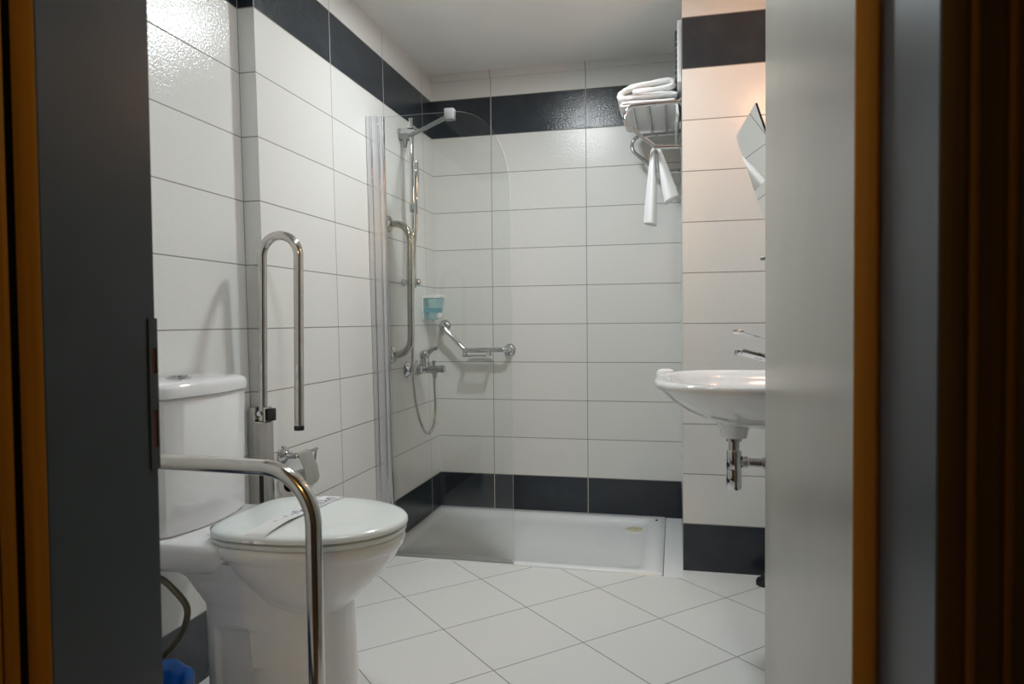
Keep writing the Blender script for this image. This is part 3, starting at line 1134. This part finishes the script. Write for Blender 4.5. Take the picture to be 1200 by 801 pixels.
# ================================================================== TOWEL RACK + TOWELS
t = thing('towel_rack', 'chrome two-tier towel rack fixed to the side of the tiled pier', 'towel rack', (XP, 3.25, 1.72))
ry0, ry1, rzt, rzb = 3.0, 3.5, 1.902, 1.722
for y in (ry0, ry1):
    bm = BM()
    tube(bm, round_path([(XP - .004, y, rzt), (-.283, y, rzt - .004), (-.079, y, rzb), (XP - .004, y, rzb - .004)], [.048, .025], 10), .0088, 16)
    obj('side_frame', bm, M['chrome'], t)
    for z in (rzt, rzb - .004):
        bm = BM()
        lathe(bm, [(.018, 0), (.018, .004), (.012, .008)], (XP - .001, y, z), (-1, 0, 0), 18)
        obj('wall_flange', bm, M['chrome_soft'], t)
for x in (-.172, -.105, -.037):
    bm = BM()
    tube(bm, [(x, ry0, rzt - .001), (x, ry1, rzt - .001)], .0058, 12)
    obj('shelf_bar', bm, M['chrome'], t)
bm = BM()
tube(bm, [(-.079, ry0, rzb), (-.079, ry1, rzb)], .0072, 12)
obj('hanging_bar', bm, M['chrome'], t)


def strip_towel(pts, h, y0, y1):
    """A towel folded over itself: one thick strip following pts in the X-Z plane, run along Y."""
    b = BM()
    P = [Vector((p.x, 0, p.z)) for p in spline([(x, 0, z) for x, z in pts], 5)]
    rings = []
    ny = 23
    for j in range(ny):
        f = j / (ny - 1)
        y = y0 + (y1 - y0) * f
        e = min(f, 1 - f) * (y1 - y0)
        hh = h * (1 - .45 * max(0, 1 - e / .012) ** 2)
        L, Q = [], []
        for i, p in enumerate(P):
            d = (P[min(i + 1, len(P) - 1)] - P[max(i - 1, 0)]).normalized()
            nn = Vector((-d.z, 0, d.x))
            g = min(i, len(P) - 1 - i)
            k = hh * (1 if g > 2 else (.55, .82, .95)[g])
            w = .0011 * math.sin(9 * f + i * .55) + .0008 * math.sin(31 * f + i * 1.3)
            yy = y + .004 * math.sin(i * .22)
            L.append(Vector((p.x, yy, p.z)) + nn * (k + w))
            Q.append(Vector((p.x, yy, p.z)) - nn * (k + w))
        rings.append(L + list(reversed(Q)))
    loft(b, rings)
    return b


bm = strip_towel([(.006, 1.835), (.011, 1.870), (.008, 1.905), (-.006, 1.9170), (-.06, 1.9165), (-.12, 1.9165), (-.19, 1.9165), (-.216, 1.9170), (-.222, 1.9225), (-.214, 1.9280),
                  (-.16, 1.9285), (-.08, 1.9285), (.000, 1.9290)], .0072, 3.05, 3.47)
tag(obj('folded_towel', bm, M['cloth'], angle=75), 'thin folded white towel under the pile, its end hanging behind the rack bars', 'towel', 'folded towels on the rack')
bm = strip_towel([(-.175, 1.9715), (-.12, 1.9750), (-.06, 1.9790), (-.022, 1.9830), (-.006, 1.990), (-.003, 1.999), (-.010, 2.0065), (-.03, 2.0100), (-.075, 2.0055), (-.13, 1.9985), (-.18, 1.9885),
                  (-.212, 1.976), (-.226, 1.963), (-.2265, 1.9530), (-.214, 1.9480), (-.16, 1.9490), (-.10, 1.9515), (-.04, 1.9535), (.010, 1.9520)], .0128, 3.04, 3.46)
tag(obj('folded_towel', bm, M['cloth'], angle=75), 'thick rolled white towel on top of the rack pile', 'towel', 'folded towels on the rack')

# small towel gathered over the hanging bar: two tails
bm = BM()
barx, bary, barz = -.079, 3.10, rzb


def tail(side, top, drop, xe, w0, w1, yspread, t0, lean):
    rings = []
    n = 14
    for k in range(n + 1):
        f = k / n
        z = top - drop * f
        cx_ = barx + side * .011 + (xe - barx - side * .011) * f
        hw = w0 + (w1 - w0) * min(1, f * 1.25)
        ring = []
        m = 28
        for q in range(m):
            a = 2 * PI * q / m
            fold = 1 + .16 * math.sin(3 * a + side) * (1 - .4 * f)
            x = cx_ + hw * fold * math.cos(a)
            y = bary + (yspread * (.55 + .45 * f)) * fold * math.sin(a)
            zz = z - (lean * (x - cx_)) * f
            if abs(f - .68) < .06 or abs(f - .84) < .03:
                x = cx_ + (x - cx_) * .965
            ring.append(Vector((x, y, zz)))
        rings.append(ring)
    loft(bm, rings)


tail(-1, barz + .010, .315, -.103, .010, .027, .058, 0, .2)
tail(1, barz + .010, .215, -.018, .010, .030, .058, 0, -.55)
path = [(barx - .016, bary, barz - .012), (barx - .011, bary, barz + .008), (barx, bary, barz + .0155), (barx + .011, bary, barz + .008), (barx + .016, bary, barz - .012)]
rings = []
for (x, y, z) in spline(path, 4):
    d = Vector((x - barx, 0, z - barz + .004)).normalized()
    rings.append([Vector((x, bary + s * .040, z)) + d * h for s, h in ((-1, -.004), (0, -.005), (1, -.004), (1, .004), (0, .0055), (-1, .004))])
loft(bm, rings)
tag(obj('hand_towel', bm, M['cloth'], angle=75), 'small white hand towel hanging gathered over the lower rack bar', 'towel')

# ================================================================== EXTRACTOR GRILLE on the pier's side
t = thing('vent_grille', 'flat white and grey vent grille high on the side of the pier', 'vent', (XP, 3.06, 2.08))
bm = BM()
for lo_, hi_ in (((XP - .018, 2.935, 1.960), (XP - .001, 2.955, 2.205)), ((XP - .018, 3.165, 1.960), (XP - .001, 3.185, 2.205)),
                 ((XP - .018, 2.955, 1.960), (XP - .001, 3.165, 1.978)), ((XP - .018, 2.955, 2.187), (XP - .001, 3.165, 2.205))):
    box(bm, lo_, hi_, .002)
obj('frame', bm, M['whiteplastic'], t)
for k in range(9):
    bm = BM()
    z = 1.990 + k * .0225
    prism(bm, [(XP - .029, z), (XP - .026, z - .002), (XP - .002, z + .014), (XP - .005, z + .016)], 1, 2.956, 3.164)
    obj('slat', bm, M['greyplastic'], t)

# ================================================================== WASHBASIN, TAP, TRAP
SYc = 2.095
t = thing('washbasin', 'white wall-hung washbasin with a wide shallow bowl beside the pier', 'washbasin', (XR, SYc, .70))


def bring(xf, hw, z, x_rear=XR - .002, nf=3.2, n=60, cyo=0):
    """Basin ring: straight rear at the wall, rounded-square front towards the room."""
    xm = x_rear - .20
    pts = []
    for k in range(n):
        tt = 2 * PI * k / n
        c, s = sup(tt, nf if math.cos(tt) < 0 else 9)
        pts.append(Vector((xm + (c * (x_rear - xm) if c > 0 else c * (xm - xf)), SYc + cyo + s * hw, z)))
    return pts


bm = BM()
outer = [(.19, .05, .700), (.15, .085, .708), (.08, .15, .728), (.02, .215, .757), (-.025, .270, .790), (-.046, .300, .812),
         (-.056, .312, .820), (-.060, .316, .829), (-.056, .314, .836), (-.047, .306, .840)]
inner = [(-.034, .294, .841, .02), (-.012, .272, .836, .05), (.012, .25, .815, .085), (.04, .22, .785, .11), (.09, .15, .755, .14), (.15, .06, .748, .20)]
rings = [bring(a, h, z) for a, h, z in outer] + [bring(a, h, z, XR - d, nf=2.7) for a, h, z, d in inner]
loft(bm, rings)
# tap ledge and little corner soap platform, raised at the far front corner
loft(bm, [oval(-.060, .000, SYc + .185, .034, .822, 2.2, 2.2, n=24), oval(-.058, -.002, SYc + .185, .032, .842, 2.2, 2.2, n=24), oval(-.052, -.008, SYc + .185, .026, .848, 2.2, 2.2, n=24),
          oval(-.042, -.018, SYc + .185, .014, .851, 2.2, 2.2, n=24)])
box(bm, (XR - .085, SYc - .28, .80), (XR - .002, SYc + .28, .846), .012, 3)
basin = obj('bowl', bm, M['ceramic'], t, angle=55)
bm = BM()
lathe(bm, [(.034, .668), (.036, .674), (.040, .69), (.052, .712)], (.164, SYc, 0), n=28)
obj('outlet_boss', bm, M['ceramic'], basin)
bm = BM()
lathe(bm, [(.026, .746), (.026, .751), (.018, .753)], (.20, SYc, 0), n=24)
obj('waste_grate', bm, M['chrome_soft'], basin)

t = thing('bottle_trap', 'chrome bottle trap hanging under the washbasin', 'drain trap', (.163, SYc, .52))
tx = .163
bm = BM()
lathe(bm, [(.014, .63), (.014, .655), (.022, .657), (.0225, .667), (.016, .6675)], (tx, SYc, 0), n=24)
tube(bm, [(tx, SYc, .60), (tx, SYc, .664)], .0155, 20)
obj('inlet_pipe', bm, M['chrome'], t)
bm = BM()
lathe(bm, [(.015, .633), (.020, .631), (.0215, .624), (.0215, .580), (.0205, .577), (.0215, .574), (.0215, .524), (.019, .519), (.008, .517)], (tx, SYc, 0), n=28)
obj('bottle', bm, M['chrome'], t)
bm = BM()
tube(bm, [(tx + .015, SYc, .598), (XR - .003, SYc, .593)], .0130, 18)
lathe(bm, [(.013, 0), (.0175, .002), (.0175, .016), (.014, .019)], (tx + .020, SYc, .598), (1, 0, 0), 20)
lathe(bm, [(.014, 0), (.017, .002), (.017, .014), (.014, .016)], (tx + .075, SYc, .5965), (1, 0, 0), 20)
obj('outlet_pipe', bm, M['chrome'], t)

t = thing('basin_tap', 'chrome washbasin tap with a long flat elbow lever', 'tap', (.345, SYc, .846))
bm = BM()
lathe(bm, [(.026, .8465), (.026, .851), (.0225, .856), (.022, .90), (.021, .905)], (.385, SYc, 0), n=26)
tube(bm, [(.385, SYc, .862), (.30, SYc, .884), (.185, SYc, .913)], lambda k: .0185 - .0060 * k, 18, flat=.9)
obj('body', bm, M['chrome'], t)
bm = BM()
lathe(bm, [(.0125, 0), (.0125, -.012), (.0105, -.016)], (.177, SYc, .917), (.12, 0, 1), 18)
obj('aerator', bm, M['chrome_soft'], t)
bm = BM()
lathe(bm, [(.021, .906), (.0225, .912), (.0215, .935), (.012, .944), (.005, .945)], (.385, SYc, 0), n=24)
tube(bm, spline([(.385, SYc, .930), (.335, SYc, .934), (.27, SYc, .942), (.22, SYc, .956), (.195, SYc, .966), (.175, SYc, .970), (.158, SYc, .970)], 6),
     lambda k: .0080 if k < .55 else (.0080 + .0060 * math.sin(min(1, (k - .55) / .45) * PI * .8)), 14, flat=.55)
obj('elbow_lever', bm, M['chrome'], t)

# ================================================================== TILTED MIRROR, WALL LAMP
t = thing('tilted_mirror', 'frameless mirror tilted forward on the wall above the washbasin', 'mirror', (XR, 1.98, 1.15))
A_ = Vector((.191, 1.820, 1.530))
B_ = Vector((.171, 2.134, 1.530))
tilt = math.radians(18.0)
hz_ = (B_ - A_).normalized()
dn = Vector((hz_.y * math.sin(tilt), -hz_.x * math.sin(tilt), -math.cos(tilt)))
Lm = .42
nrm = (B_ - A_).cross(dn).normalized()
if nrm.x > 0:
    nrm = -nrm
th = .005
bm = BM()
corn = [A_, B_, B_ + dn * Lm, A_ + dn * Lm]
fr_ = [bm.verts.new(p) for p in corn]
bk_ = [bm.verts.new(p - nrm * th) for p in corn]
bm.faces.new(fr_).material_index = 0
bm.faces.new(list(reversed(bk_))).material_index = 1
for i in range(4):
    j = (i + 1) % 4
    bm.faces.new((fr_[i], bk_[i], bk_[j], fr_[j])).material_index = 1
obj('mirror_glass', bm, [M['mirror'], M['black']], t)
bm = BM()
q = (A_ + B_) / 2 + dn * Lm * .62 - nrm * (th + .004)
for dy in (-.10, .10):
    p = q + Vector((0, dy, 0))
    tube(bm, [p, Vector((XR - .002, p.y, p.z - .02))], .008, 12)
box(bm, (q.x - .003, q.y - .13, q.z - .015), (q.x + .010, q.y + .13, q.z + .015), .002)
obj('tilt_bracket', bm, M['satin'], t)
bm = BM()
tube(bm, [(.325, 1.95, 1.168), (.218, 1.95, 1.163)], .0062, 12)
obj('tilt_handle', bm, M['satin'], t)

t = thing('wall_lamp', 'warm wall lamp above the mirror, hidden by the open door', 'wall lamp', (XR, 2.42, 1.93))
bm = BM()
box(bm, (XR - .012, 2.36, 1.89), (XR - .001, 2.48, 1.99), .004)
lathe(bm, [(.010, 0), (.010, .04)], (XR - .012, 2.42, 1.94), (-1, 0, 0), 14)
obj('back_plate', bm, M['chrome_soft'], t)
bm = BM()
lathe(bm, [(.012, -.055), (.028, -.05), (.034, -.02), (.034, .02), (.028, .05), (.012, .055)], (XR - .075, 2.42, 1.94), (0, 0, 1), 20)
obj('bulb', bm, M['warmlamp'], t)

# door stop / black rubber wedge on the floor by the open door
bm = BM()
loft(bm, [oval(.296, .40, 2.785, .042, z, 2.2, 2.2, n=30) for z in (.001, .012)] + [oval(.300, .396, 2.785, .038, .020, 2.2, 2.2, n=30)]
     + [oval(.312, .385, 2.785, .028, .022, 2.2, 2.2, n=30), oval(.315, .382, 2.785, .025, .034, 2.2, 2.2, n=30), oval(.325, .372, 2.785, .017, .042, 2.2, 2.2, n=30)])
tag(obj('door_stop', bm, M['black']), 'black rubber door stop on the floor at the foot of the pier', 'door stop')

# ================================================================== CEILING LAMP (just above the frame), ADDED FILL LAMP, HALL LAMP
for lx, ly, lab in ((-.55, 2.58, 'small round ceiling light over the shower end of the bathroom'), (-.45, 1.35, 'added round fill light on the ceiling at the door end of the bathroom')):
    t = thing('ceiling_light', lab, 'ceiling light', (lx, ly, ZC), 'bathroom ceiling lights')
    bm = BM()
    lathe(bm, [(.082, -.001), (.082, -.016), (.076, -.018), (.074, -.010), (.01, -.010)], (lx, ly, ZC), (0, 0, 1), 40)
    obj('rim', bm, M['whiteplastic'], t)
    bm = BM()
    lathe(bm, [(.073, -.011), (.073, -.0165), (.004, -.0170)], (lx, ly, ZC), (0, 0, 1), 40)
    obj('diffuser', bm, M['ledlamp' if ly > 2 else 'ledlamp_fill'], t)  # the weaker one is an extra fill lamp, added for frontal light

t = thing('hall_lamp', 'warm pendant lamp in the hall behind the viewer', 'lamp', (.25, -1.15, 2.4))
bm = BM()
tube(bm, [(.25, -1.15, 2.398), (.25, -1.15, 2.02)], .006, 10)
obj('cord', bm, M['black'], t)
bm = BM()
lathe(bm, [(.010, -.034), (.025, -.025), (.032, 0), (.025, .025), (.010, .034)], (.25, -1.15, 1.98), (0, 0, 1), 24)
obj('bulb', bm, M['halllamp'], t)

# ------------------------------------------------------------------ world, camera, colour
w = bpy.data.worlds.new('world')
sc.world = w
w.use_nodes = True
w.node_tree.nodes['Background'].inputs[0].default_value = (0.02, 0.018, 0.015, 1)
w.node_tree.nodes['Background'].inputs[1].default_value = 1.0

cam = bpy.data.cameras.new('camera')
co = bpy.data.objects.new('camera', cam)
COL.objects.link(co)
yaw, pit, rol = math.radians(-13.076), math.radians(-1.673), math.radians(-0.541)
F = Vector((math.sin(yaw) * math.cos(pit), math.cos(yaw) * math.cos(pit), math.sin(pit)))
R = Vector((math.cos(yaw), -math.sin(yaw), 0))
U = R.cross(F)
R2 = R * math.cos(rol) + U * math.sin(rol)
U2 = -R * math.sin(rol) + U * math.cos(rol)
m3 = Matrix((R2, U2, -F)).transposed()
co.matrix_world = Matrix.Translation((0, 0, CAMZ)) @ m3.to_4x4()
cam.sensor_width = 36
cam.sensor_fit = 'HORIZONTAL'
cam.lens = 824.511 * 36 / 1200
cam.clip_start = 0.02
cam.dof.use_dof = True
cam.dof.focus_distance = 2.7
cam.dof.aperture_fstop = 6.3
sc.camera = co

sc.view_settings.view_transform = 'Standard'
sc.view_settings.look = 'None'
sc.view_settings.gamma = 1.0
sc.view_settings.use_curve_mapping = False
sc.view_settings.exposure = 0.22
